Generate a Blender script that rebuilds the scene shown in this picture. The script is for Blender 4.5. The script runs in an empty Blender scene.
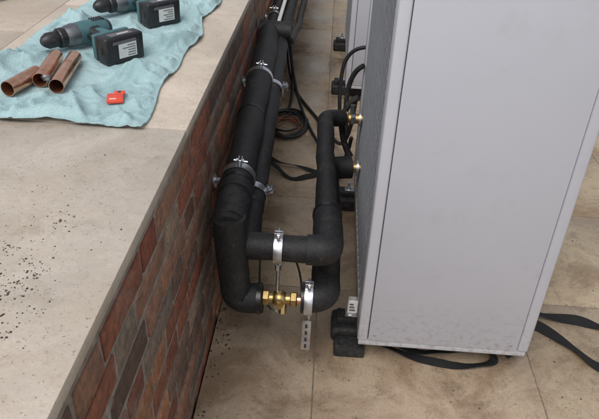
import bpy, bmesh, math, random
from mathutils import Vector, Matrix, noise
random.seed(7)
sc=bpy.context.scene
col=sc.collection

# ------------------------------------------------------------ materials
def mat(name, c1, c2=None, rough=0.6, metal=0.0, scale=20, bump=0.0, bscale=None, detail=4, rough2=None, lo=0.35, hi=0.65, c3=None, scale3=2.0, w3=(0.5,0.7), spec=None, bdist=0.002):
    m=bpy.data.materials.new(name); m.use_nodes=True
    nt=m.node_tree; N=nt.nodes; L=nt.links
    b=N['Principled BSDF']; b.inputs['Metallic'].default_value=metal
    b.inputs['Roughness'].default_value=rough
    if spec is not None: b.inputs['Specular IOR Level'].default_value=spec
    tc=N.new('ShaderNodeTexCoord')
    nz=N.new('ShaderNodeTexNoise'); nz.inputs['Scale'].default_value=scale; nz.inputs['Detail'].default_value=detail
    nz.inputs['Roughness'].default_value=0.65
    L.new(tc.outputs['Object'],nz.inputs['Vector'])
    r=N.new('ShaderNodeValToRGB'); r.color_ramp.elements[0].position=lo; r.color_ramp.elements[1].position=hi
    c2=c2 or tuple(q*1.25 for q in c1)
    r.color_ramp.elements[0].color=(*c1,1); r.color_ramp.elements[1].color=(*c2,1)
    L.new(nz.outputs['Fac'],r.inputs['Fac'])
    out=r.outputs['Color']
    if c3:
        n3=N.new('ShaderNodeTexNoise'); n3.inputs['Scale'].default_value=scale3; n3.inputs['Detail'].default_value=5; n3.inputs['Roughness'].default_value=0.7
        L.new(tc.outputs['Object'],n3.inputs['Vector'])
        r3=N.new('ShaderNodeValToRGB'); r3.color_ramp.elements[0].position=w3[0]; r3.color_ramp.elements[1].position=w3[1]
        L.new(n3.outputs['Fac'],r3.inputs['Fac'])
        mx=N.new('ShaderNodeMix'); mx.data_type='RGBA'
        L.new(r3.outputs['Color'],mx.inputs[0]); L.new(out,mx.inputs[6]); mx.inputs[7].default_value=(*c3,1)
        out=mx.outputs[2]
        if rough2 is not None:
            mr=N.new('ShaderNodeMapRange'); mr.inputs['To Min'].default_value=rough; mr.inputs['To Max'].default_value=rough2
            L.new(r3.outputs['Color'],mr.inputs['Value']); L.new(mr.outputs[0],b.inputs['Roughness'])
    L.new(out,b.inputs['Base Color'])
    if bump>0:
        nb=N.new('ShaderNodeTexNoise'); nb.inputs['Scale'].default_value=bscale or scale*3; nb.inputs['Detail'].default_value=3
        L.new(tc.outputs['Object'],nb.inputs['Vector'])
        bp=N.new('ShaderNodeBump'); bp.inputs['Strength'].default_value=bump; bp.inputs['Distance'].default_value=bdist
        L.new(nb.outputs['Fac'],bp.inputs['Height']); L.new(bp.outputs['Normal'],b.inputs['Normal'])
    return m

def attr_tint(m, attr='tint'):
    nt=m.node_tree; N=nt.nodes; L=nt.links; b=N['Principled BSDF']
    src=b.inputs['Base Color'].links[0].from_socket
    a=N.new('ShaderNodeAttribute'); a.attribute_name=attr
    mx=N.new('ShaderNodeMix'); mx.data_type='RGBA'; mx.blend_type='MULTIPLY'; mx.inputs[0].default_value=1
    L.new(src,mx.inputs[6]); L.new(a.outputs['Color'],mx.inputs[7]); L.new(mx.outputs[2],b.inputs['Base Color'])

def overlay(m, colr, scale, p0, p1, amt, zfade=None, detail=5):
    """extra layer of dirt / bloom; zfade=(z0,z1) limits it to the lower part"""
    nt=m.node_tree; N=nt.nodes; L=nt.links; b=N['Principled BSDF']
    src=b.inputs['Base Color'].links[0].from_socket
    tc=N.new('ShaderNodeTexCoord')
    n=N.new('ShaderNodeTexNoise'); n.inputs['Scale'].default_value=scale; n.inputs['Detail'].default_value=detail; n.inputs['Roughness'].default_value=.72
    L.new(tc.outputs['Object'],n.inputs['Vector'])
    mr=N.new('ShaderNodeMapRange'); mr.inputs['From Min'].default_value=p0; mr.inputs['From Max'].default_value=p1; mr.inputs['To Max'].default_value=amt
    L.new(n.outputs['Fac'],mr.inputs['Value']); f=mr.outputs[0]
    if zfade:
        sx=N.new('ShaderNodeSeparateXYZ'); L.new(tc.outputs['Object'],sx.inputs[0])
        mz=N.new('ShaderNodeMapRange'); mz.inputs['From Min'].default_value=zfade[0]; mz.inputs['From Max'].default_value=zfade[1]
        mz.inputs['To Min'].default_value=1; mz.inputs['To Max'].default_value=0
        L.new(sx.outputs['Z'],mz.inputs['Value'])
        mm=N.new('ShaderNodeMath'); mm.operation='MULTIPLY'; L.new(f,mm.inputs[0]); L.new(mz.outputs[0],mm.inputs[1]); f=mm.outputs[0]
    mx=N.new('ShaderNodeMix'); mx.data_type='RGBA'
    L.new(f,mx.inputs[0]); L.new(src,mx.inputs[6]); mx.inputs[7].default_value=(*colr,1); L.new(mx.outputs[2],b.inputs['Base Color'])

M={}
M['panel']=mat('painted_grey_steel',(.455,.46,.51),(.475,.48,.53),rough=.36,scale=2,c3=(.435,.44,.487),scale3=1.1,w3=(.4,.85),rough2=.46)
overlay(M['panel'],(.26,.22,.17),55,.50,.66,.55,zfade=(.10,.30))
overlay(M['panel'],(.36,.35,.37),7,.56,.72,.30)
M['panelframe']=mat('painted_edge_steel',(.48,.485,.53),(.50,.505,.545),rough=.42,scale=5)
overlay(M['panelframe'],(.26,.22,.17),55,.48,.64,.6,zfade=(.09,.28))
M['gap']=mat('dark_gap',(.03,.03,.035),rough=.8)
M['fin']=mat('coil_fins',(.10,.11,.13),(.17,.18,.21),rough=.45,metal=.6,scale=40)
M['guard']=mat('guard_wire',(.22,.23,.25),rough=.5)
M['foam']=mat('black_foam_insulation',(.008,.008,.009),(.017,.017,.018),rough=.58,scale=90,bump=.7,bscale=240,c3=(.034,.033,.032),scale3=11,w3=(.54,.76),rough2=.8,spec=.4)
overlay(M['foam'],(.11,.095,.075),70,.62,.72,.5)
M['tape']=mat('black_tape',(.008,.008,.009),rough=.32,scale=30,bump=.2)
M['rubber']=mat('black_rubber',(.012,.012,.013),(.026,.026,.026),rough=.7,scale=60,bump=.4)
overlay(M['rubber'],(.12,.10,.08),60,.55,.7,.5)
M['cable']=mat('black_cable',(.012,.012,.013),rough=.45)
M['webbing']=mat('black_webbing',(.010,.010,.011),(.022,.022,.023),rough=.8,scale=500,bump=.6,bscale=700,spec=.25)
M['zinc']=mat('zinc_steel',(.50,.52,.56),(.68,.69,.72),rough=.30,metal=.95,scale=60,bump=.1)
M['brass']=mat('brass',(.40,.28,.11),(.56,.41,.19),rough=.40,metal=1,scale=60)
M['copper']=mat('copper',(.70,.34,.21),(.85,.50,.35),rough=.25,metal=1,scale=25,c3=(.50,.23,.14),scale3=18,w3=(.5,.7),rough2=.45)
M['copper_in']=mat('copper_inside',(.28,.10,.05),(.4,.18,.10),rough=.5,metal=.8,scale=30)
M['teal']=mat('teal_plastic',(.045,.12,.135),(.065,.15,.165),rough=.45,scale=60,bump=.2)
M['blackpl']=mat('black_plastic',(.012,.012,.014),(.02,.02,.022),rough=.42,scale=60,bump=.25,bscale=300)
for k in ('teal','blackpl'): overlay(M[k],(.20,.18,.15),80,.60,.72,.4)
M['greymetal']=mat('gearbox_metal',(.16,.17,.18),(.22,.23,.24),rough=.4,metal=.8,scale=60)
M['label']=mat('white_label',(.62,.62,.60),(.70,.70,.69),rough=.5)
M['labelgrey']=mat('grey_print',(.10,.10,.11),rough=.5)
M['red']=mat('red_plastic',(.62,.06,.03),(.72,.09,.05),rough=.4,scale=60)
M['mortar']=mat('mortar',(.19,.165,.14),(.33,.29,.25),rough=.9,scale=40,bump=.6,bdist=.004)
M['joint']=mat('joint_sand',(.13,.105,.08),(.24,.195,.15),rough=.9,scale=60,bump=.6,bdist=.004)
M['dirt']=mat('dirt_crumbs',(.03,.026,.02),(.08,.065,.05),rough=.9,scale=200)
M['lawn']=mat('grass',(.03,.055,.02),(.06,.10,.035),rough=.9,scale=30,bump=.8)
M['orange_cable']=mat('brown_cable',(.16,.055,.03),rough=.45)

def stone(name, base, base2, stain, dark, blackspots=0.0, rlo=.35, rhi=.75, sp0=(.46,.62), medw=.7):
    m=bpy.data.materials.new(name); m.use_nodes=True
    nt=m.node_tree; N=nt.nodes; L=nt.links; b=N['Principled BSDF']
    tc=N.new('ShaderNodeTexCoord')
    def nz(s,d=5,r=.65,dist=0):
        n=N.new('ShaderNodeTexNoise'); n.inputs['Scale'].default_value=s; n.inputs['Detail'].default_value=d; n.inputs['Roughness'].default_value=r; n.inputs['Distortion'].default_value=dist
        L.new(tc.outputs['Object'],n.inputs['Vector']); return n
    def ramp(src,p0,p1,c0=(0,0,0),c1=(1,1,1)):
        r=N.new('ShaderNodeValToRGB'); r.color_ramp.elements[0].position=p0; r.color_ramp.elements[1].position=p1
        r.color_ramp.elements[0].color=(*c0,1); r.color_ramp.elements[1].color=(*c1,1)
        L.new(src,r.inputs['Fac']); return r
    def mul(s,k):
        q=N.new('ShaderNodeMath'); q.operation='MULTIPLY'; q.inputs[1].default_value=k; L.new(s,q.inputs[0]); return q.outputs[0]
    def mix(f,a,c):
        x=N.new('ShaderNodeMix'); x.data_type='RGBA'
        L.new(f,x.inputs[0]); L.new(a,x.inputs[6]); x.inputs[7].default_value=(*c,1); return x.outputs[2]
    fine=nz(130,4,.7); r=ramp(fine.outputs['Fac'],.3,.7,base,base2)
    big=nz(3.1,7,.72,.6); rb=ramp(big.outputs['Fac'],*sp0)
    c=mix(rb.outputs['Color'],r.outputs['Color'],stain)
    med=nz(11,7,.8,.4); rm=ramp(med.outputs['Fac'],.53,.68)
    c=mix(mul(rm.outputs['Color'],medw),c,dark)
    sp=nz(170,2,.6); rs=ramp(sp.outputs['Fac'],.655,.70)
    c=mix(mul(rs.outputs['Color'],blackspots),c,(.05,.04,.03))
    sp2=nz(46,4,.7); rs2=ramp(sp2.outputs['Fac'],.60,.70)
    c=mix(mul(rs2.outputs['Color'],blackspots*.8),c,dark)
    a=N.new('ShaderNodeAttribute'); a.attribute_name='tint'
    mx=N.new('ShaderNodeMix'); mx.data_type='RGBA'; mx.blend_type='MULTIPLY'; mx.inputs[0].default_value=1
    L.new(c,mx.inputs[6]); L.new(a.outputs['Color'],mx.inputs[7]); L.new(mx.outputs[2],b.inputs['Base Color'])
    mr=N.new('ShaderNodeMapRange'); mr.inputs['From Min'].default_value=.40; mr.inputs['From Max'].default_value=.6
    mr.inputs['To Min'].default_value=rhi; mr.inputs['To Max'].default_value=rlo
    L.new(big.outputs['Fac'],mr.inputs['Value']); L.new(mr.outputs[0],b.inputs['Roughness'])
    bp=N.new('ShaderNodeBump'); bp.inputs['Strength'].default_value=.4; bp.inputs['Distance'].default_value=.0015
    L.new(fine.outputs['Fac'],bp.inputs['Height'])
    bp2=N.new('ShaderNodeBump'); bp2.inputs['Strength'].default_value=.35; bp2.inputs['Distance'].default_value=.005
    L.new(med.outputs['Fac'],bp2.inputs['Height']); L.new(bp.outputs['Normal'],bp2.inputs['Normal'])
    L.new(bp2.outputs['Normal'],b.inputs['Normal'])
    return m
M['paving']=stone('damp_sandstone',(.355,.275,.19),(.465,.375,.27),(.255,.185,.12),(.155,.11,.07),blackspots=.8,rlo=.16,rhi=.52,sp0=(.43,.60),medw=.7)
overlay(M['paving'],(.50,.43,.34),19,.60,.74,.5)
M['coping']=stone('pale_coping_stone',(.53,.455,.385),(.62,.55,.48),(.45,.375,.305),(.33,.265,.20),blackspots=.5,rlo=.45,rhi=.75,sp0=(.40,.68),medw=.55)
overlay(M['coping'],(.38,.35,.31),1.6,.46,.66,.45)

mb=mat('brick',(.66,.66,.66),(1.2,1.12,1.02),rough=.82,scale=55,bump=.9,bscale=110,bdist=.004,c3=(.55,.55,.55),scale3=22,w3=(.50,.70))
attr_tint(mb); M['brick']=mb
overlay(mb,(.30,.255,.205),9,.52,.72,.55)
overlay(mb,(.07,.06,.05),30,.56,.70,.6)

mt=mat('turquoise_towel',(.34,.50,.52),(.45,.61,.63),rough=.95,scale=260,bump=1.0,bscale=420,bdist=.003,c3=(.28,.43,.45),scale3=7,w3=(.46,.72))
overlay(mt,(.30,.33,.30),14,.60,.74,.45)
M['towel']=mt

# ------------------------------------------------------------ helpers
def empty(name, loc=(0,0,0)):
    e=bpy.data.objects.new(name,None); e.location=loc; e.empty_display_size=.05; col.objects.link(e); return e
def par(o,p):
    if p is not None:
        o.parent=p
        o.location=Vector(o.location)-Vector(p.location)
        # keep world-scale procedural coordinates: data is in world space
    return o
def mesh_obj(name,bm,mats,parent=None,smooth=False,auto=None):
    me=bpy.data.meshes.new(name); bm.to_mesh(me); bm.free()
    for m in (mats if isinstance(mats,list) else [mats]): me.materials.append(m)
    if smooth:
        for p in me.polygons: p.use_smooth=True
    o=bpy.data.objects.new(name,me); col.objects.link(o)
    if auto is not None:
        try: me.set_sharp_from_angle(angle=math.radians(auto))
        except Exception: pass
    return par(o,parent)
def box(name,lo,hi,m,parent=None,bev=0.0,seg=2,M4=None):
    bm=bmesh.new(); bmesh.ops.create_cube(bm,size=1)
    lo=Vector(lo);hi=Vector(hi); c=(lo+hi)/2; s=hi-lo
    for v in bm.verts: v.co=Vector((v.co.x*s.x,v.co.y*s.y,v.co.z*s.z))+c
    if bev>0: bmesh.ops.bevel(bm,geom=bm.edges[:],offset=bev,segments=seg,profile=.5,affect='EDGES')
    if M4 is not None: bm.transform(M4)
    return mesh_obj(name,bm,m,parent,smooth=bev>0,auto=35)
def revolve(name,prof,p0,axis,m,parent=None,n=32,M4=None,auto=35):
    axis=Vector(axis).normalized(); p0=Vector(p0)
    q=Vector((0,0,1)).rotation_difference(axis)
    bm=bmesh.new(); rings=[]
    for d,r in prof:
        ring=[]
        for i in range(n):
            a=2*math.pi*i/n
            ring.append(bm.verts.new(p0+q@Vector((r*math.cos(a),r*math.sin(a),d))))
        rings.append(ring)
    for a,b in zip(rings,rings[1:]):
        for i in range(n): bm.faces.new((a[i],a[(i+1)%n],b[(i+1)%n],b[i]))
    bm.faces.new(rings[0][::-1]); bm.faces.new(rings[-1])
    if M4 is not None: bm.transform(M4)
    bmesh.ops.recalc_face_normals(bm,faces=bm.faces[:])
    return mesh_obj(name,bm,m,parent,smooth=True,auto=auto)
def cyl(name,p0,p1,r,m,parent=None,n=24,ch=0.0,M4=None):
    p0=Vector(p0);p1=Vector(p1);d=(p1-p0).length
    prof=[(0,r),(d,r)] if ch==0 else [(0,r-ch),(ch,r),(d-ch,r),(d,r-ch)]
    return revolve(name,prof,p0,p1-p0,m,parent,n,M4)
def bendpath(pts,rad,n=10):
    pts=[Vector(p) for p in pts]
    if isinstance(rad,(int,float)): rad=[rad]*len(pts)
    out=[pts[0]]
    for i in range(1,len(pts)-1):
        a,b,c=pts[i-1],pts[i],pts[i+1]
        u=(a-b).normalized(); v=(c-b).normalized()
        r=min(rad[i],(a-b).length*.49,(c-b).length*.49)
        for k in range(n+1):
            t=k/n
            out.append((b+u*r)*(1-t)**2+2*b*t*(1-t)+(b+v*r)*t**2)
    out.append(pts[-1]); return out
def tube(name,pts,r,m,parent=None,rad=.05,smoothspline=False,wob=0,res=8):
    cu=bpy.data.curves.new(name,'CURVE'); cu.dimensions='3D'; cu.bevel_depth=r; cu.bevel_resolution=res; cu.use_fill_caps=True
    if smoothspline:
        s=cu.splines.new('NURBS'); s.points.add(len(pts)-1)
        for i,p in enumerate(pts): s.points[i].co=(*p,1)
        s.order_u=4; s.use_endpoint_u=True; s.resolution_u=8
    else:
        P=bendpath(pts,rad)
        Q=[P[0]]
        for a,b in zip(P,P[1:]):
            k=max(1,int((b-a).length/.03))
            for j in range(1,k+1): Q.append(a.lerp(b,j/k))
        s=cu.splines.new('POLY'); s.points.add(len(Q)-1)
        for i,p in enumerate(Q):
            if wob:
                p=p+Vector((noise.noise(p*7),noise.noise(p*7+Vector((9,0,0))),noise.noise(p*7+Vector((0,9,0)))))*wob
            s.points[i].co=(*p,1)
            s.points[i].radius=1+ (noise.noise(p*14)*.07 if wob else 0)
    cu.materials.append(m)
    o=bpy.data.objects.new(name,cu); col.objects.link(o); cu.twist_mode='MINIMUM'
    return par(o,parent)
def ribbon(name,pts,w,t,m,wd=None):
    P=[]
    pts=[Vector(p) for p in pts]
    for i in range(len(pts)-1):
        p0=pts[max(i-1,0)];p1=pts[i];p2=pts[i+1];p3=pts[min(i+2,len(pts)-1)]
        for k in range(10):
            s=k/10
            P.append(.5*((2*p1)+(p2-p0)*s+(2*p0-5*p1+4*p2-p3)*s*s+(3*p1-p0-3*p2+p3)*s**3))
    P.append(pts[-1])
    bm=bmesh.new(); rings=[]
    for i,p in enumerate(P):
        d=(P[min(i+1,len(P)-1)]-P[max(i-1,0)]).normalized()
        side=d.cross(Vector((0,0,1)))
        side=(side.normalized() if side.length>1e-3 else Vector((1,0,0)))
        ang=(wd or 0)*math.sin(i*.23+1)
        side=(Matrix.Rotation(ang,3,d)@side)
        up=side.cross(d).normalized()
        p=Vector((p.x,p.y,max(p.z,.003+abs(math.sin(ang))*w/2)))
        rings.append([bm.verts.new(p+side*w/2*a+up*t/2*b) for a,b in ((-1,-1),(1,-1),(1,1),(-1,1))])
    for a,b in zip(rings,rings[1:]):
        for i in range(4): bm.faces.new((a[i],a[(i+1)%4],b[(i+1)%4],b[i]))
    bm.faces.new(rings[0]); bm.faces.new(rings[-1])
    bmesh.ops.recalc_face_normals(bm,faces=bm.faces[:])
    return mesh_obj(name,bm,m,None,smooth=True,auto=40)
def many_boxes(name,boxes,m,parent=None,bev=.003,tints=None,jit=0):
    bm=bmesh.new(); lay=bm.verts.layers.float_color.new('tint')
    for k,(lo,hi) in enumerate(boxes):
        lo=Vector(lo);hi=Vector(hi);c=(lo+hi)/2;s=(hi-lo)/2
        r=bmesh.ops.create_cube(bm,size=2)
        vs=r['verts']
        for v in vs: v.co=Vector((v.co.x*s.x,v.co.y*s.y,v.co.z*s.z))+c+Vector([random.uniform(-jit,jit) for _ in range(3)])
        t=tints[k] if tints else (1,1,1)
        for v in vs: v[lay]=(*t,1)
    if bev: bmesh.ops.bevel(bm,geom=bm.edges[:],offset=bev,segments=2,profile=.5,affect='EDGES')
    return mesh_obj(name,bm,m,parent,smooth=True,auto=40)

# ------------------------------------------------------------ ground & pavement
bm=bmesh.new(); bmesh.ops.create_grid(bm,x_segments=2,y_segments=2,size=400)
for v in bm.verts: v.co.z=-.06
mesh_obj('ground',bm,M['lawn'])
pav=empty('pavement')
box('joint_bed',(-.30,-2.5,-.055),(5.2,12,-.0022),M['joint'],pav)
bx=[];tn=[]
px=.672;py=.60
for i in range(-1,8):
    for j in range(-6,18):
        x0=.023+i*px; x1=x0+px; y0=1.15+j*py; y1=y0+py
        x0=max(x0,-.303)
        g=.0018
        if x1-x0<.05: continue
        dz=random.uniform(-.0008,.0008)
        bx.append(((x0+g,y0+g,-.05),(x1-g,y1-g,dz)))
        k=random.uniform(.90,1.06); tn.append((k,k*random.uniform(.97,1.0),k*random.uniform(.93,1.0)))
many_boxes('slabs',bx,M['paving'],pav,bev=.0016,tints=tn,jit=.0004)

# ------------------------------------------------------------ brick wall
WX=-.305; TOP=.82; CT=.024
wall=empty('brick_wall')
box('core',(-1.2,-2.5,-.05),(WX-.003,12,TOP-CT-.002),M['mortar'],wall)
pal=[(.27,.10,.06),(.31,.125,.07),(.23,.085,.055),(.18,.08,.06),(.26,.14,.095),(.17,.105,.085),(.38,.17,.085),(.22,.14,.105),(.29,.09,.055),(.13,.08,.065),(.27,.20,.15),(.20,.16,.13)]
bx=[];tn=[]
H=.062;J=.012;z=-.03;row=0
while z<TOP-CT-.02:
    y=-2.4+ (0 if row%2==0 else .17)-.3
    k=0
    z1=min(z+H,TOP-CT-.003)
    while y<12:
        L_=.212 if k%2==0 else .1015
        L_+=random.uniform(-.005,.005)
        bx.append(((WX-.05,y,z+random.uniform(-.001,.001)),(WX+random.uniform(-.002,.002),y+L_,z1)))
        c=random.choice(pal); f=random.uniform(.8,1.2)
        tn.append(tuple(q*f for q in c))
        y+=L_+J; k+=1
    z+=H+J; row+=1
many_boxes('bricks',bx,M['brick'],wall,bev=.003,tints=tn,jit=.002)
bx=[];tn=[]
for j in range(17):
    y0=-2.33+j*.9
    bx.append(((-.915,y0+.0015,TOP-CT),(WX+.004,y0+.8985,TOP+random.uniform(-.0006,.0006))))
    k=random.uniform(.94,1.03)
    if j==4: k=1.06
    if j==3: k=.97
    tn.append((k,k*(.985 if j==4 else 1),k*(.95 if j==4 else .99)))
many_boxes('coping',bx,M['coping'],wall,bev=.002,tints=tn,jit=.0004)
bx=[];tn=[]
for i in range(6):
    for j in range(24):
        x1=-.921-i*.6;y0=-2.33+j*.6
        bx.append(((x1-.594,y0+.003,TOP-.04),(x1,y0+.597,TOP-.003)))
        k=random.uniform(.82,.98); tn.append((k,k*.98,k*.94))
many_boxes('terrace_slabs',bx,M['coping'],wall,bev=.003,tints=tn)
box('terrace_fill',(-4.5,-2.4,-.05),(-1.21,12,TOP-.045),M['mortar'],wall)

# ------------------------------------------------------------ dirt crumbs
def crumbs(name,n,fn,zb,smin,smax,m):
    bm=bmesh.new()
    for _ in range(n):
        x,y=fn(); s=smin+(smax-smin)*random.random()**2.5
        r=bmesh.ops.create_icosphere(bm,subdivisions=1,radius=s)
        for v in r['verts']:
            v.co=Vector((v.co.x*random.uniform(.6,1.3)+x,v.co.y*random.uniform(.6,1.3)+y,v.co.z*random.uniform(.4,.8)+zb+s*.3))
    return mesh_obj(name,bm,m)
clus=[(random.gauss(-.45,.035),random.gauss(.72,.09)) for _ in range(26)]
def cf():
    c=random.choice(clus); return (random.gauss(c[0],.008),random.gauss(c[1],.012))
crumbs('dirt_crumbs',420,cf,TOP,.0004,.0022,M['dirt'])
crumbs('dirt_crumbs',260,lambda:(random.gauss(-.47,.05),random.gauss(.80,.16)),TOP,.0004,.0018,M['dirt'])
crumbs('dirt_crumbs',200,lambda:(random.uniform(-.85,-.33),random.uniform(.5,1.9)),TOP,.0003,.0011,M['dirt'])
crumbs('dirt_crumbs',900,lambda:(random.uniform(-.28,1.5),random.uniform(.9,3.5)),0,.0005,.003,M['dirt'])
crumbs('dirt_crumbs',900,lambda:(-.30+abs(random.gauss(0,.03)),random.uniform(.9,5)),0,.0006,.0045,M['dirt'])

# ------------------------------------------------------------ heat pumps
def heat_pump(x0,y0,label=False):
    W=.504;D=1.05;zb=.10;zt=1.17
    x1=x0+W;y1=y0+D
    e=empty('heat_pump',(x0,y0,0))
    box('carcass',(x0+.045,y0+.006,zb+.006),(x1-.006,y1-.006,zt-.01),M['gap'],e)
    box('corner_post_1',(x0,y0,zb),(x0+.030,y0+.075,zt-.03),M['panelframe'],e,bev=.006,seg=3)
    box('side_panel',(x0+.0318,y0+.0005,zb+.002),(x1-.033,y0+.03,zt-.03),M['panel'],e,bev=.002)
    box('corner_post_2',(x1-.0315,y0,zb),(x1,y0+.06,zt-.03),M['panel'],e,bev=.006,seg=3)
    box('corner_post_3',(x0,y1-.075,zb),(x0+.030,y1,zt-.03),M['panelframe'],e,bev=.008,seg=3)
    box('rear_side_panel',(x0+.0325,y1-.03,zb+.002),(x1,y1-.0005,zt-.03),M['panel'],e,bev=.003)
    box('fan_panel',(x1-.03,y0+.0625,zb+.002),(x1-.0005,y1-.032,zt-.03),M['panel'],e,bev=.003)
    for k in range(9):
        r=.06+k*.045
        pts=[(x1+.012,y0+D*.52+r*math.cos(a),.66+r*math.sin(a)) for a in [2*math.pi*i/40 for i in range(41)]]
        tube('fan_guard_%d'%k,pts,.002,M['guard'],e,rad=0,res=2)
    revolve('fan_shroud',[(0,.44),(.012,.43),(.012,.40),(.0,.39)],(x1-.001,y0+D*.52,.66),(1,0,0),M['gap'],e,n=48)
    box('lid',(x0-.008,y0-.008,zt-.028),(x1+.008,y1+.008,zt+.01),M['panelframe'],e,bev=.010,seg=3)
    box('base_pan',(x0+.004,y0+.004,zb-.02),(x1-.004,y1-.004,zb+.0015),M['panelframe'],e,bev=.003)
    box('lower_rail',(x0+.002,y0+.077,zb+.005),(x0+.028,y1-.077,zb+.05),M['panelframe'],e,bev=.003)
    box('upper_rail',(x0+.002,y0+.077,zt-.09),(x0+.028,y1-.077,zt-.032),M['panelframe'],e,bev=.003)
    fins=[];y=y0+.08
    while y<y1-.08:
        fins.append(((x0+.014,y,zb+.052),(x0+.044,y+.0012,zt-.092))); y+=.006
    many_boxes('coil_fins',fins,M['fin'],e,bev=0)
    rods=[]
    y=y0+.10
    while y<y1-.08:
        rods.append(((x0+.003,y,zb+.045),(x0+.006,y+.003,zt-.085))); y+=.042
    z=zb+.09
    while z<zt-.1:
        rods.append(((x0+.0065,y0+.07,z),(x0+.009,y1-.07,z+.003))); z+=.042
    many_boxes('coil_guard',rods,M['guard'],e,bev=0)
    for k,(sx,sz) in enumerate(((.05,.125),(.45,.125))):
        revolve('screw_%d'%k,[(0,.0045),(.0015,.004),(.002,.002)],(x0+sx,y0+.0005,sz+zb-.1),(0,-1,0),M['zinc'],e,n=12)
    for k,yy in enumerate((y0+.09,y1-.19)):
        box('foot_beam_%d'%k,(x0-.075,yy,.0),(x0+.12,yy+.10,.055),M['rubber'],e,bev=.012,seg=3)
        box('foot_beam_right_%d'%k,(x1-.14,yy,.0),(x1+.015,yy+.10,.055),M['rubber'],e,bev=.012,seg=3)
        box('foot_top_%d'%k,(x0-.06,yy+.025,.055),(x1+.005,yy+.075,.079),M['rubber'],e,bev=.004)
        box('foot_bracket_%d'%k,(x0-.035,yy+.032,.0795),(x0+.05,yy+.068,.084),M['zinc'],e,bev=.001)
        cyl('foot_bolt_%d'%k,(x0-.02,yy+.05,.08),(x0-.02,yy+.05,.112),.005,M['zinc'],e,n=12)
        cyl('foot_nut_%d'%k,(x0-.02,yy+.05,.084),(x0-.02,yy+.05,.094),.011,M['zinc'],e,n=6)
    if label:
        box('front_pad',(x0-.065,y0+.025,0),(x0+.03,y0+.088,.035),M['rubber'],e,bev=.006)
        box('corner_bracket',(x0-.036,y0+.055,.15),(x0-.001,y0+.058,.220),M['zinc'],e,bev=.001)
        box('bracket_label',(x0-.033,y0+.0525,.160),(x0-.006,y0+.0545,.205),M['label'],e)
        for q in range(3): box('label_print_%d'%q,(x0-.030,y0+.0512,.168+q*.011),(x0-.012-q*.003,y0+.0522,.174+q*.011),M['labelgrey'],e)
    return e
heat_pump(.146,1.40,True)
heat_pump(.110,3.42)

# ------------------------------------------------------------ clamps
def clamp(cx,axis,R,rod=None,earaxis=(0,0,1),plate=None):
    c=Vector(cx); ax=Vector(axis).normalized(); ea=Vector(earaxis)
    ea=(ea-ax*ea.dot(ax)).normalized()
    e=empty('pipe_clamp',c)
    w=.0115
    q=Vector((0,0,1)).rotation_difference(ax)
    bm=bmesh.new(); rings=[];n=36
    for d,r in ((-w,R+.0005),(-w,R+.004),(-w*.5,R+.0048),(w*.5,R+.0048),(w,R+.004),(w,R+.0005)):
        rings.append([bm.verts.new(c+q@Vector((r*math.cos(2*math.pi*i/n),r*math.sin(2*math.pi*i/n),d))) for i in range(n)])
    for a,b in zip(rings,rings[1:]):
        for i in range(n): bm.faces.new((a[i],a[(i+1)%n],b[(i+1)%n],b[i]))
    bmesh.ops.recalc_face_normals(bm,faces=bm.faces[:])
    mesh_obj('band',bm,M['zinc'],e,smooth=True,auto=35)
    side=ax.cross(ea).normalized()
    Mx=Matrix((( *side,),( *ax,),( *ea,))).transposed().to_4x4()
    for k,s in enumerate((1,-1)):
        T=Matrix.Translation(c+ea*(R+.013)*s)@Mx
        box('ear_a%d'%k,(-.0060,-w,-.013),(-.0028,w,.013),M['zinc'],e,bev=.0008,M4=T)
        box('ear_b%d'%k,(.0028,-w,-.013),(.0060,w,.013),M['zinc'],e,bev=.0008,M4=T)
        p=c+ea*(R+.016)*s
        cyl('ear_screw_%d'%k,p-side*.022,p+side*.018,.0033,M['zinc'],e,n=10)
        cyl('ear_screw_head_%d'%k,p+side*.0061,p+side*.011,.0072,M['zinc'],e,n=6)
        cyl('ear_nut_%d'%k,p-side*.0061,p-side*.0105,.0070,M['zinc'],e,n=6)
    if rod:
        a=Vector(rod[0]);b=Vector(rod[1]);d=(b-a).normalized()
        L_=(b-a).length
        prof=[];k=0;t=0
        while t<L_:
            prof.append((t,.0050 if k%2==0 else .0042)); t+=.0012;k+=1
        revolve('threaded_rod',prof,a,b-a,M['zinc'],e,n=12,auto=180)
        cyl('boss',a-d*.002,a+d*.016,.0085,M['zinc'],e,n=6)
        if plate:
            cyl('wall_flange',b-d*.004,b,.021,M['zinc'],e,n=24)
            cyl('lock_nut',b-d*.014,b-d*.004,.010,M['zinc'],e,n=6)
        else:
            cyl('end_nut',b-d*.016,b-d*.006,.0095,M['zinc'],e,n=6)
    return e

# ------------------------------------------------------------ insulated pipework
RA=.045;RB=.037
def zA(y): return .50+(y-1.38)*.085
def zB(y): return .432+(y-1.38)*.085
def xB(y): return -.190-(y-1.38)*.012
YN=1.375
pA=empty('insulated_pipe',(-.23,YN,.5))
tube('wall_run',[(-.25,2.66,zA(2.66)),(-.228,YN-.02,zA(YN))],RA,M['foam'],pA,wob=.004)
tube('drop_leg',[(-.225,YN-.005,zA(YN)+.030),(-.208,YN-.012,.262),(-.135,YN-.012,.268)],RA*.95,M['foam'],pA,rad=.045,wob=.003)
tube('low_leg',[(-.030,YN,.272),(.040,YN+.005,.275),(.040,YN+.25,.285),(.03,2.08,.30),(.115,2.10,.30)],RA*.93,M['foam'],pA,rad=.045,wob=.003)
tube('mitre_collar',[(-.228,YN+.10,zA(YN+.1)),(-.228,YN+.0,zA(YN)+.001)],RA+.003,M['foam'],pA,wob=.001)
tube('wall_collar',[(-.232,1.56,zA(1.56)),(-.231,1.50,zA(1.50))],RA+.005,M['foam'],pA)
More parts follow.
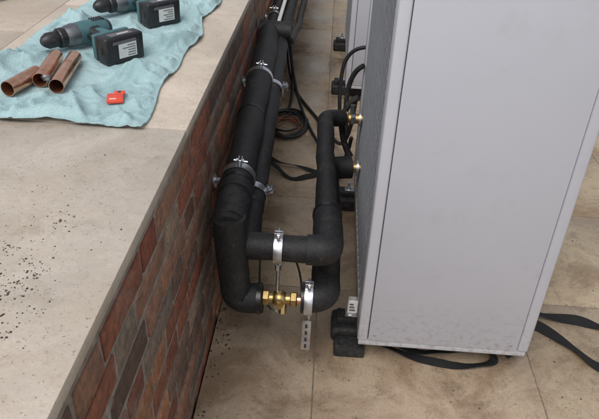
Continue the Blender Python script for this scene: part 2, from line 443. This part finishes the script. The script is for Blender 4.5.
tube('collar_tape',[(-.232,1.555,zA(1.555)),(-.232,1.540,zA(1.540))],RA+.0062,M['tape'],pA)
tube('seam_ring_1',[(-.150,YN-.012,.268),(-.138,YN-.012,.268)],RA*.95+.002,M['tape'],pA)
tube('seam_ring_2',[(-.027,YN,.272),(-.012,YN,.272)],RA*.93+.002,M['tape'],pA)
tube('seam_ring_3',[(-.2405,1.95,zA(1.95)),(-.2408,1.957,zA(1.957))],RA+.0015,M['tape'],pA)
tube('far_elbow',[(-.296,2.68,zA(2.66)+.01),(-.16,2.68,zA(2.66)+.005)],RA*.9,M['foam'],pA,wob=.002)
pB=empty('insulated_pipe',(-.15,YN,.45))
tube('wall_run',[(xB(2.64),2.64,zB(2.64)+.03),(xB(YN)+.003,YN+.01,zB(YN)),(-.08,YN,.438),(.038,YN,.440),(.030,YN+.20,.446)],RB,M['foam'],pB,rad=.03,wob=.004)
tube('pump_run',[(.031,YN+.19,.446),(.018,1.9,.44),(.008,2.21,.445),(.075,2.25,.43)],RB*.84,M['foam'],pB,rad=.07,wob=.004)
tube('elbow_shell',[(-.02,YN,.4395),(.038,YN,.4405),(.031,YN+.16,.446)],RB+.0045,M['foam'],pB,rad=.035,wob=.001)
tube('tape_ring',[(.031,YN+.155,.446),(.0308,YN+.17,.446)],RB+.006,M['tape'],pB)
tube('wall_collar',[(xB(1.60),1.60,zB(1.6)),(xB(1.545),1.545,zB(1.545))],RB+.003,M['tape'],pB)
tube('link_leg',[(.045,YN+.09,.44),(.045,YN+.085,.29)],RB*.85,M['foam'],pB,wob=.002)

for yy in (1.59,2.227):
    za=zA(yy); xa=-.229-(yy-1.38)*.017
    clamp((xa,yy,za),(0,-1,-.085),RA+.001,rod=((xa-RA-.002,yy,za-.01),(WX+.002,yy,za-.012)),earaxis=(.1,0,1),plate=True)
    clamp((xB(yy),yy+.015,zB(yy)+(yy-1.38)*.024),(0,-1,-.1),RB+.004,earaxis=(.9,0,.45))
clamp((-.095,YN,.438),(1,0,0),RB+.001,rod=((-.095,YN,.438-RB-.02),(-.095,YN-.004,.215)),earaxis=(0,-.25,1))
clamp((-.006,YN,.272),(1,0,0),RA*.93+.003,rod=((-.006,YN,.272-RA-.014),(-.006,YN,.075)),earaxis=(0,-.25,1))
e=empty('slotted_bracket',(-.006,YN-.012,.13))
box('plate',(-.020,YN-.016,.085),(.006,YN-.012,.200),M['zinc'],e,bev=.001)
for k in range(4): box('slot_%d'%k,(-.011,YN-.0175,.095+k*.026),(-.004,YN-.0155,.109+k*.026),M['gap'],e,bev=.0006)

v=empty('brass_valve',(-.085,YN-.006,.27))
yv=YN-.008;zv=.270
cyl('nut_left',(-.136,yv,zv),(-.116,yv,zv),.022,M['brass'],v,n=6,ch=.003)
cyl('neck',(-.118,yv,zv),(-.056,yv,zv),.015,M['brass'],v,n=24)
revolve('body',[(0,.016),(.006,.021),(.018,.024),(.030,.021),(.036,.016)],(-.106,yv,zv),(1,0,0),M['brass'],v)
cyl('nut_right',(-.058,yv,zv),(-.038,yv,zv),.022,M['brass'],v,n=6,ch=.003)
cyl('copper_stub',(-.040,yv,zv),(-.018,yv,zv),.014,M['copper'],v)
cyl('stem',(-.088,yv-.004,zv),(-.088,yv-.044,zv+.006),.009,M['brass'],v)
cyl('stem_nut',(-.088,yv-.024,zv+.003),(-.088,yv-.036,zv+.004),.014,M['brass'],v,n=6)
cyl('drain_port',(-.076,yv-.005,zv-.005),(-.076,yv-.022,zv-.036),.010,M['brass'],v,n=6)

f=empty('pipe_fitting',(.1,2.25,.43))
for k,(yy,zz) in enumerate(((2.25,.43),(2.10,.30))):
    cyl('union_nut_%d'%k,(.068,yy,zz),(.096,yy,zz),.026,M['brass'],f,n=6,ch=.003)
    cyl('union_body_%d'%k,(.094,yy,zz),(.150,yy,zz),.019,M['brass'],f)
    cyl('union_hex_%d'%k,(.105,yy,zz),(.122,yy,zz),.025,M['greymetal'],f,n=6,ch=.002)
    cyl('lock_ring_%d'%k,(.135,yy,zz),(.144,yy,zz),.030,M['zinc'],f)
tube('braided_hose',[(.13,2.29,.50),(.07,2.30,.47),(.05,2.30,.35),(.12,2.28,.25)],.012,M['rubber'],f,smoothspline=True)
tube('upper_hose',[(.14,2.36,.60),(.09,2.40,.56),(.075,2.42,.45),(.10,2.38,.3)],.010,M['rubber'],f,smoothspline=True)
tube('air_vent',[(.11,2.25,.44),(.11,2.25,.485)],.010,M['greymetal'],f)

# ------------------------------------------------------------ far pipes
fp=empty('insulated_pipe',(-.24,3,.5))
tube('far_run_1',[(-.262,2.72,.575),(-.25,6.5,.60)],.026,M['foam'],fp,wob=.003)
tube('far_run_2',[(-.200,2.70,.57),(-.19,6.5,.56)],.026,M['foam'],fp,wob=.003)
tube('far_run_3',[(-.165,2.70,.565),(-.150,3.1,.52),(-.14,6.5,.50)],.017,M['rubber'],fp,wob=.003)
tube('condensate_pipe',[(-.228,2.72,.605),(-.220,6.5,.62)],.009,M['label'],fp)
for yy in (3.0,4.2,5.4):
    clamp((-.262,yy,.577+(yy-2.8)*.007),(0,1,0),.027,rod=((-.287,yy,.577),(WX+.002,yy,.577)),plate=True)

# ------------------------------------------------------------ cables
def coil(name,cx,cy,r,n,m,rr=.004,sx=1,sy=1):
    pts=[]
    for i in range(n*16):
        a=2*math.pi*i/16
        k=r*(1+.14*math.sin(i*.137)+random.uniform(-.02,.02))
        pts.append((cx+k*math.cos(a)*sx+.012*math.sin(i*.05),cy+k*math.sin(a)*sy+.02*math.sin(i*.11),rr+.0035*(i/16)+.01*(1+math.sin(i*.6))*.5))
    return tube(name,pts,rr,m,None,smoothspline=True,res=4)
coil('cable_coil',-.185,3.04,.115,6,M['cable'],.0055,sx=.8,sy=1.35)
coil('cable_coil',-.19,3.00,.085,5,M['orange_cable'],.004,sx=.8,sy=1.2)
tube('power_cable',[(-.20,3.15,.01),(-.17,3.4,.01),(-.22,3.8,.06),(-.26,4.2,.25),(-.26,4.6,.4)],.008,M['cable'],None,smoothspline=True)
tube('power_cable',[(-.30,4.4,.30),(-.27,4.05,.10),(-.22,3.65,.01),(-.12,3.35,.01),(-.03,3.15,.01),(.05,2.9,.02),(.12,2.55,.12),(.13,2.5,.4)],.009,M['cable'],None,smoothspline=True)
tube('power_cable',[(-.28,4.0,.40),(-.2,3.5,.10),(-.10,3.1,.01),(.02,2.75,.01),(.10,2.4,.08),(.12,2.35,.30)],.008,M['cable'],None,smoothspline=True)
tube('power_cable',[(.15,2.52,.62),(.07,2.55,.60),(.05,2.52,.45),(.08,2.45,.2),(.14,2.4,.15)],.008,M['cable'],None,smoothspline=True)
tube('sensor_wire',[(-.16,1.55,.44),(-.15,1.44,.38),(-.150,1.40,.30),(-.15,1.45,.2),(-.13,1.6,.02)],.003,M['cable'],None,smoothspline=True)
tube('sensor_wire',[(-.06,1.42,.44),(-.055,1.40,.40),(-.04,1.40,.36),(-.03,1.42,.30),(-.02,1.6,.02)],.003,M['cable'],None,smoothspline=True)
tube('power_cable',[(-1.4,2.0,.835),(-1.15,2.1,.83),(-1.05,2.2,.83),(-1.1,2.5,.83)],.009,M['cable'],None,smoothspline=True)

ribbon('lifting_strap',[(-.28,2.60,.02),(-.22,2.58,.03),(-.13,2.50,.006),(-.05,2.52,.006),(.03,2.58,.01),(.12,2.62,.03)],.028,.003,M['webbing'],wd=.4)
ribbon('lifting_strap',[(-.28,2.70,.02),(-.20,2.62,.02),(-.10,2.60,.015),(.0,2.55,.012),(.10,2.50,.02)],.022,.003,M['webbing'],wd=.5)
ribbon('lifting_strap',[(.16,1.60,.012),(.22,1.50,.010),(.30,1.455,.006),(.40,1.425,.006),(.50,1.422,.006),(.575,1.445,.008),(.570,1.480,.016),(.49,1.490,.014),(.42,1.475,.010),(.34,1.462,.012),(.26,1.52,.006)],.026,.0025,M['webbing'],wd=.45)
ribbon('lifting_strap',[(.55,1.60,.03),(.66,1.69,.03),(.80,1.675,.012),(.90,1.665,.010),(.98,1.64,.006),(1.10,1.58,.006)],.036,.0025,M['webbing'],wd=.45)
ribbon('lifting_strap',[(.60,1.44,.05),(.655,1.50,.04),(.70,1.62,.03),(.76,1.62,.012),(.84,1.54,.010),(.90,1.465,.006),(1.0,1.40,.006)],.036,.0025,M['webbing'],wd=.45)

# ------------------------------------------------------------ towel
flat=[(-.575,1.65,.11),(-.72,1.78,.15),(-.55,2.0,.11),(-.70,2.12,.15),(-.77,1.42,.10),(-.70,1.53,.12),(-.66,1.50,.11),(-.49,1.385,.04)]
def th(x,y):
    f=0
    for sc_,am in ((4,.030),(9,.016),(21,.006)):
        n=noise.noise(Vector((x*sc_*1.3,y*sc_*.8,sc_)))
        f+=am*(max(0,1-abs(n)*4.0))**2
    m_=1
    for cx,cy,rr in flat:
        d=math.hypot(x-cx,y-cy)
        m_=min(m_,max(.16,min(1,(d-rr*.6)/(rr*.6))))
    return TOP+.005+f*m_+.002*noise.noise(Vector((x,y,0))*40)
bm=bmesh.new();nx,ny=140,300
g=[]
for j in range(ny+1):
    rowv=[]
    for i in range(nx+1):
        u=i/nx;v_=j/ny
        y=1.25+v_*1.35
        xl=-.865+.02*noise.noise(Vector((0,y*3,1)))+.03*max(0,v_-.4)*2
        xr=-.400+.024*noise.noise(Vector((4,y*5,1)))
        x=xl+(xr-xl)*u
        y+=.026*noise.noise(Vector((x*8,2,v_*2)))+ .01*(1-u)
        z=th(x,y)
        ed=min(u,1-u,v_*2.5,(1-v_)*2.5)*20
        if ed<1: z=TOP+.003+(z-TOP-.003)*max(.3,ed)
        rowv.append(bm.verts.new((x,y,z)))
    g.append(rowv)
for j in range(ny):
    for i in range(nx): bm.faces.new((g[j][i],g[j][i+1],g[j+1][i+1],g[j+1][i]))
tw=mesh_obj('towel',bm,M['towel'],None,smooth=True)
s=tw.modifiers.new('th','SOLIDIFY'); s.thickness=.003; s.offset=1

TZ=TOP+.011
def offcut(p0,p1,r):
    p0=Vector((*p0,TZ+r));p1=Vector((*p1,TZ+r)); d=p1-p0;L_=d.length
    q=Vector((0,0,1)).rotation_difference(d)
    bm=bmesh.new();n=40;rings=[]
    prof=[(0,r-.0015),(.0,r),(L_,r),(L_,r-.0015),(0.0005,r-.0015)]
    for t,rr in prof: rings.append([bm.verts.new(p0+q@Vector((rr*math.cos(2*math.pi*i/n),rr*math.sin(2*math.pi*i/n),t))) for i in range(n)])
    for k,(a,b) in enumerate(zip(rings,rings[1:])):
        for i in range(n):
            fc=bm.faces.new((a[i],a[(i+1)%n],b[(i+1)%n],b[i])); fc.material_index=1 if k==3 else 0
    bmesh.ops.recalc_face_normals(bm,faces=bm.faces[:])
    mesh_obj('copper_pipe',bm,[M['copper'],M['copper_in']],None,smooth=True,auto=35)
offcut((-.740,1.365),(-.715,1.475),.0185)
offcut((-.690,1.430),(-.715,1.60),.018)
offcut((-.638,1.40),(-.665,1.60),.018)

def drill(bat,ang):
    u=Vector((-math.cos(ang),math.sin(ang),0)); w=Vector((-math.sin(ang),-math.cos(ang),0))
    o=Vector((bat[0],bat[1],TZ+.036))+u*.155
    e=empty('cordless_drill',o)
    T=Matrix((w,Vector((0,0,1)),u)).transposed().to_4x4(); T=Matrix.Translation(o)@T
    revolve('motor_housing',[(0,.018),(.004,.026),(.02,.031),(.075,.0325),(.10,.031)],(-.085,0,0),(1,0,0),M['teal'],e,M4=T)
    revolve('rear_cap',[(0,.012),(.006,.022),(.016,.0275)],(-.097,0,0),(1,0,0),M['blackpl'],e,M4=T)
    for k in range(5): box('vent_%d'%k,(-.072+k*.008,-.0335,-.012),(-.069+k*.008,.0335,.012),M['gap'],e,M4=T)
    revolve('gearbox',[(0,.031),(.01,.0325),(.03,.029),(.045,.023)],(.013,0,0),(1,0,0),M['greymetal'],e,M4=T)
    revolve('torque_collar',[(0,.0255),(.003,.027),(.018,.027),(.022,.024)],(.050,0,0),(1,0,0),M['blackpl'],e,M4=T,n=20,auto=10)
    revolve('chuck',[(0,.020),(.004,.0215),(.030,.0215),(.042,.015),(.048,.009)],(.071,0,0),(1,0,0),M['blackpl'],e,M4=T)
    bm=bmesh.new();rings=[]
    for z,x,a,b in ((-.018,-.030,.028,.022),(-.040,-.032,.021,.0175),(-.070,-.036,.019,.0165),(-.095,-.040,.020,.017),(-.112,-.036,.028,.022),(-.122,-.026,.044,.030)):
        rings.append([bm.verts.new((x+a*math.copysign(abs(math.cos(t))**.75,math.cos(t)),b*math.copysign(abs(math.sin(t))**.75,math.sin(t)),z)) for t in [2*math.pi*k/24 for k in range(24)]])
    for a,b in zip(rings,rings[1:]):
        for i in range(24): bm.faces.new((a[i],a[(i+1)%24],b[(i+1)%24],b[i]))
    bm.faces.new(rings[0]);bm.faces.new(rings[-1]); bmesh.ops.recalc_face_normals(bm,faces=bm.faces[:]); bm.transform(T)
    mesh_obj('grip',bm,M['blackpl'],e,smooth=True,auto=40)
    box('grip_panel',(-.046,-.0195,-.100),(-.022,.0195,-.035),M['teal'],e,bev=.006,M4=T)
    box('trigger',(-.013,-.007,-.062),(.002,.007,-.034),M['blackpl'],e,bev=.004,M4=T)
    box('foot',(-.072,-.034,-.134),(.040,.034,-.116),M['teal'],e,bev=.006,M4=T)
    box('battery_rail',(-.070,-.033,-.146),(.042,.033,-.1345),M['blackpl'],e,bev=.004,M4=T)
    box('battery',(-.076,-.037,-.190),(.044,.037,-.1465),M['blackpl'],e,bev=.007,seg=3,M4=T)
    box('battery_label',(-.050,-.022,-.1912),(.006,.016,-.1898),M['label'],e,M4=T)
    box('label_band',(-.050,.0165,-.1913),(.022,.024,-.1898),M['labelgrey'],e,M4=T)
    for k in range(5): box('label_print_%d'%k,(-.046,-.018+k*.0068,-.1920),(-.046+random.uniform(.015,.045),-.0158+k*.0068,-.1911),M['labelgrey'],e,M4=T)
    box('side_label',(-.050,.0368,-.182),(.020,.0376,-.158),M['labelgrey'],e,M4=T)
    box('side_label_text',(-.040,.0374,-.174),(-.005,.0382,-.169),M['label'],e,M4=T)
    box('release_button',(.042,-.009,-.172),(.046,.009,-.162),M['blackpl'],e,bev=.0015,M4=T)
    return e
drill((-.575,1.645),math.radians(38))
drill((-.550,1.985),math.radians(42))

rt=empty('red_tag',(-.492,1.385,TZ))
R=Matrix.Translation((-.492,1.385,TZ+.006))@Matrix.Rotation(.25,4,'Z')@Matrix.Rotation(.1,4,'X')
box('body',(-.020,-.026,-.003),(.018,.014,.004),M['red'],rt,bev=.002,M4=R)
box('tab',(-.004,.014,-.002),(.022,.028,.003),M['red'],rt,bev=.0015,M4=R)
cyl('hole',(.008,.021,.0031),(.008,.021,.0036),.004,M['gap'],rt,M4=R)
box('print',(-.014,-.016,.004),(.002,-.012,.0044),M['label'],rt,M4=R)
pl=empty('pliers',(-.655,1.40,TZ))
R=Matrix.Translation((-.668,1.42,TZ+.030))@Matrix.Rotation(math.radians(118),4,'Z')@Matrix.Rotation(.25,4,'Y')
for k,s in enumerate((1,-1)):
    RR=R@Matrix.Rotation(s*.10,4,'Z')
    box('jaw_%d'%k,(.0,s*.004-.004,-.004),(.035,s*.004+.004,.004),M['greymetal'],pl,bev=.002,M4=RR)
    box('handle_%d'%k,(-.05,s*.006-.004,-.004),(.0,s*.006+.004,.004),M['greymetal'],pl,bev=.003,M4=RR)
cyl('pivot',R@Vector((0,0,-.006)),R@Vector((0,0,.006)),.008,M['zinc'],pl)

# ------------------------------------------------------------ light
w=bpy.data.worlds.new('World'); sc.world=w; w.use_nodes=True
nt=w.node_tree; bg=nt.nodes['Background']
sky=nt.nodes.new('ShaderNodeTexSky'); sky.sky_type='NISHITA'; sky.sun_disc=False
sky.sun_elevation=math.radians(55); sky.sun_rotation=math.radians(200); sky.dust_density=4; sky.air_density=1.2
hs=nt.nodes.new('ShaderNodeHueSaturation'); hs.inputs['Saturation'].default_value=.3
nt.links.new(sky.outputs[0],hs.inputs['Color']); nt.links.new(hs.outputs[0],bg.inputs['Color'])
bg.inputs['Strength'].default_value=.15
sd=bpy.data.lights.new('sun','SUN'); sd.energy=1.1; sd.angle=math.radians(40); sd.color=(1,.985,.96)
so=bpy.data.objects.new('sun',sd); col.objects.link(so)
el=math.radians(55); az=math.radians(200)
d=Vector((math.sin(az)*math.cos(el),math.cos(az)*math.cos(el),math.sin(el)))
so.rotation_euler=d.to_track_quat('Z','Y').to_euler(); so.location=(0,0,5)

# ------------------------------------------------------------ camera
F=639.0
dY=Vector((45.5,409.5,-F)).normalized()
dZ=Vector((50.5,990.5,F)).normalized()
dX=dY.cross(dZ).normalized(); dZ=dX.cross(dY).normalized()
R3=Matrix((dX,dY,dZ))
cd=bpy.data.cameras.new('camera'); cam=bpy.data.objects.new('camera',cd); col.objects.link(cam)
cam.matrix_world=Matrix.Translation((0,0,1.45))@R3.to_4x4()
cd.sensor_width=36; cd.lens=36*F/599; cd.clip_start=.05; cd.clip_end=1500
sc.camera=cam
sc.view_settings.view_transform='Standard'; sc.view_settings.look='None'; sc.view_settings.exposure=0
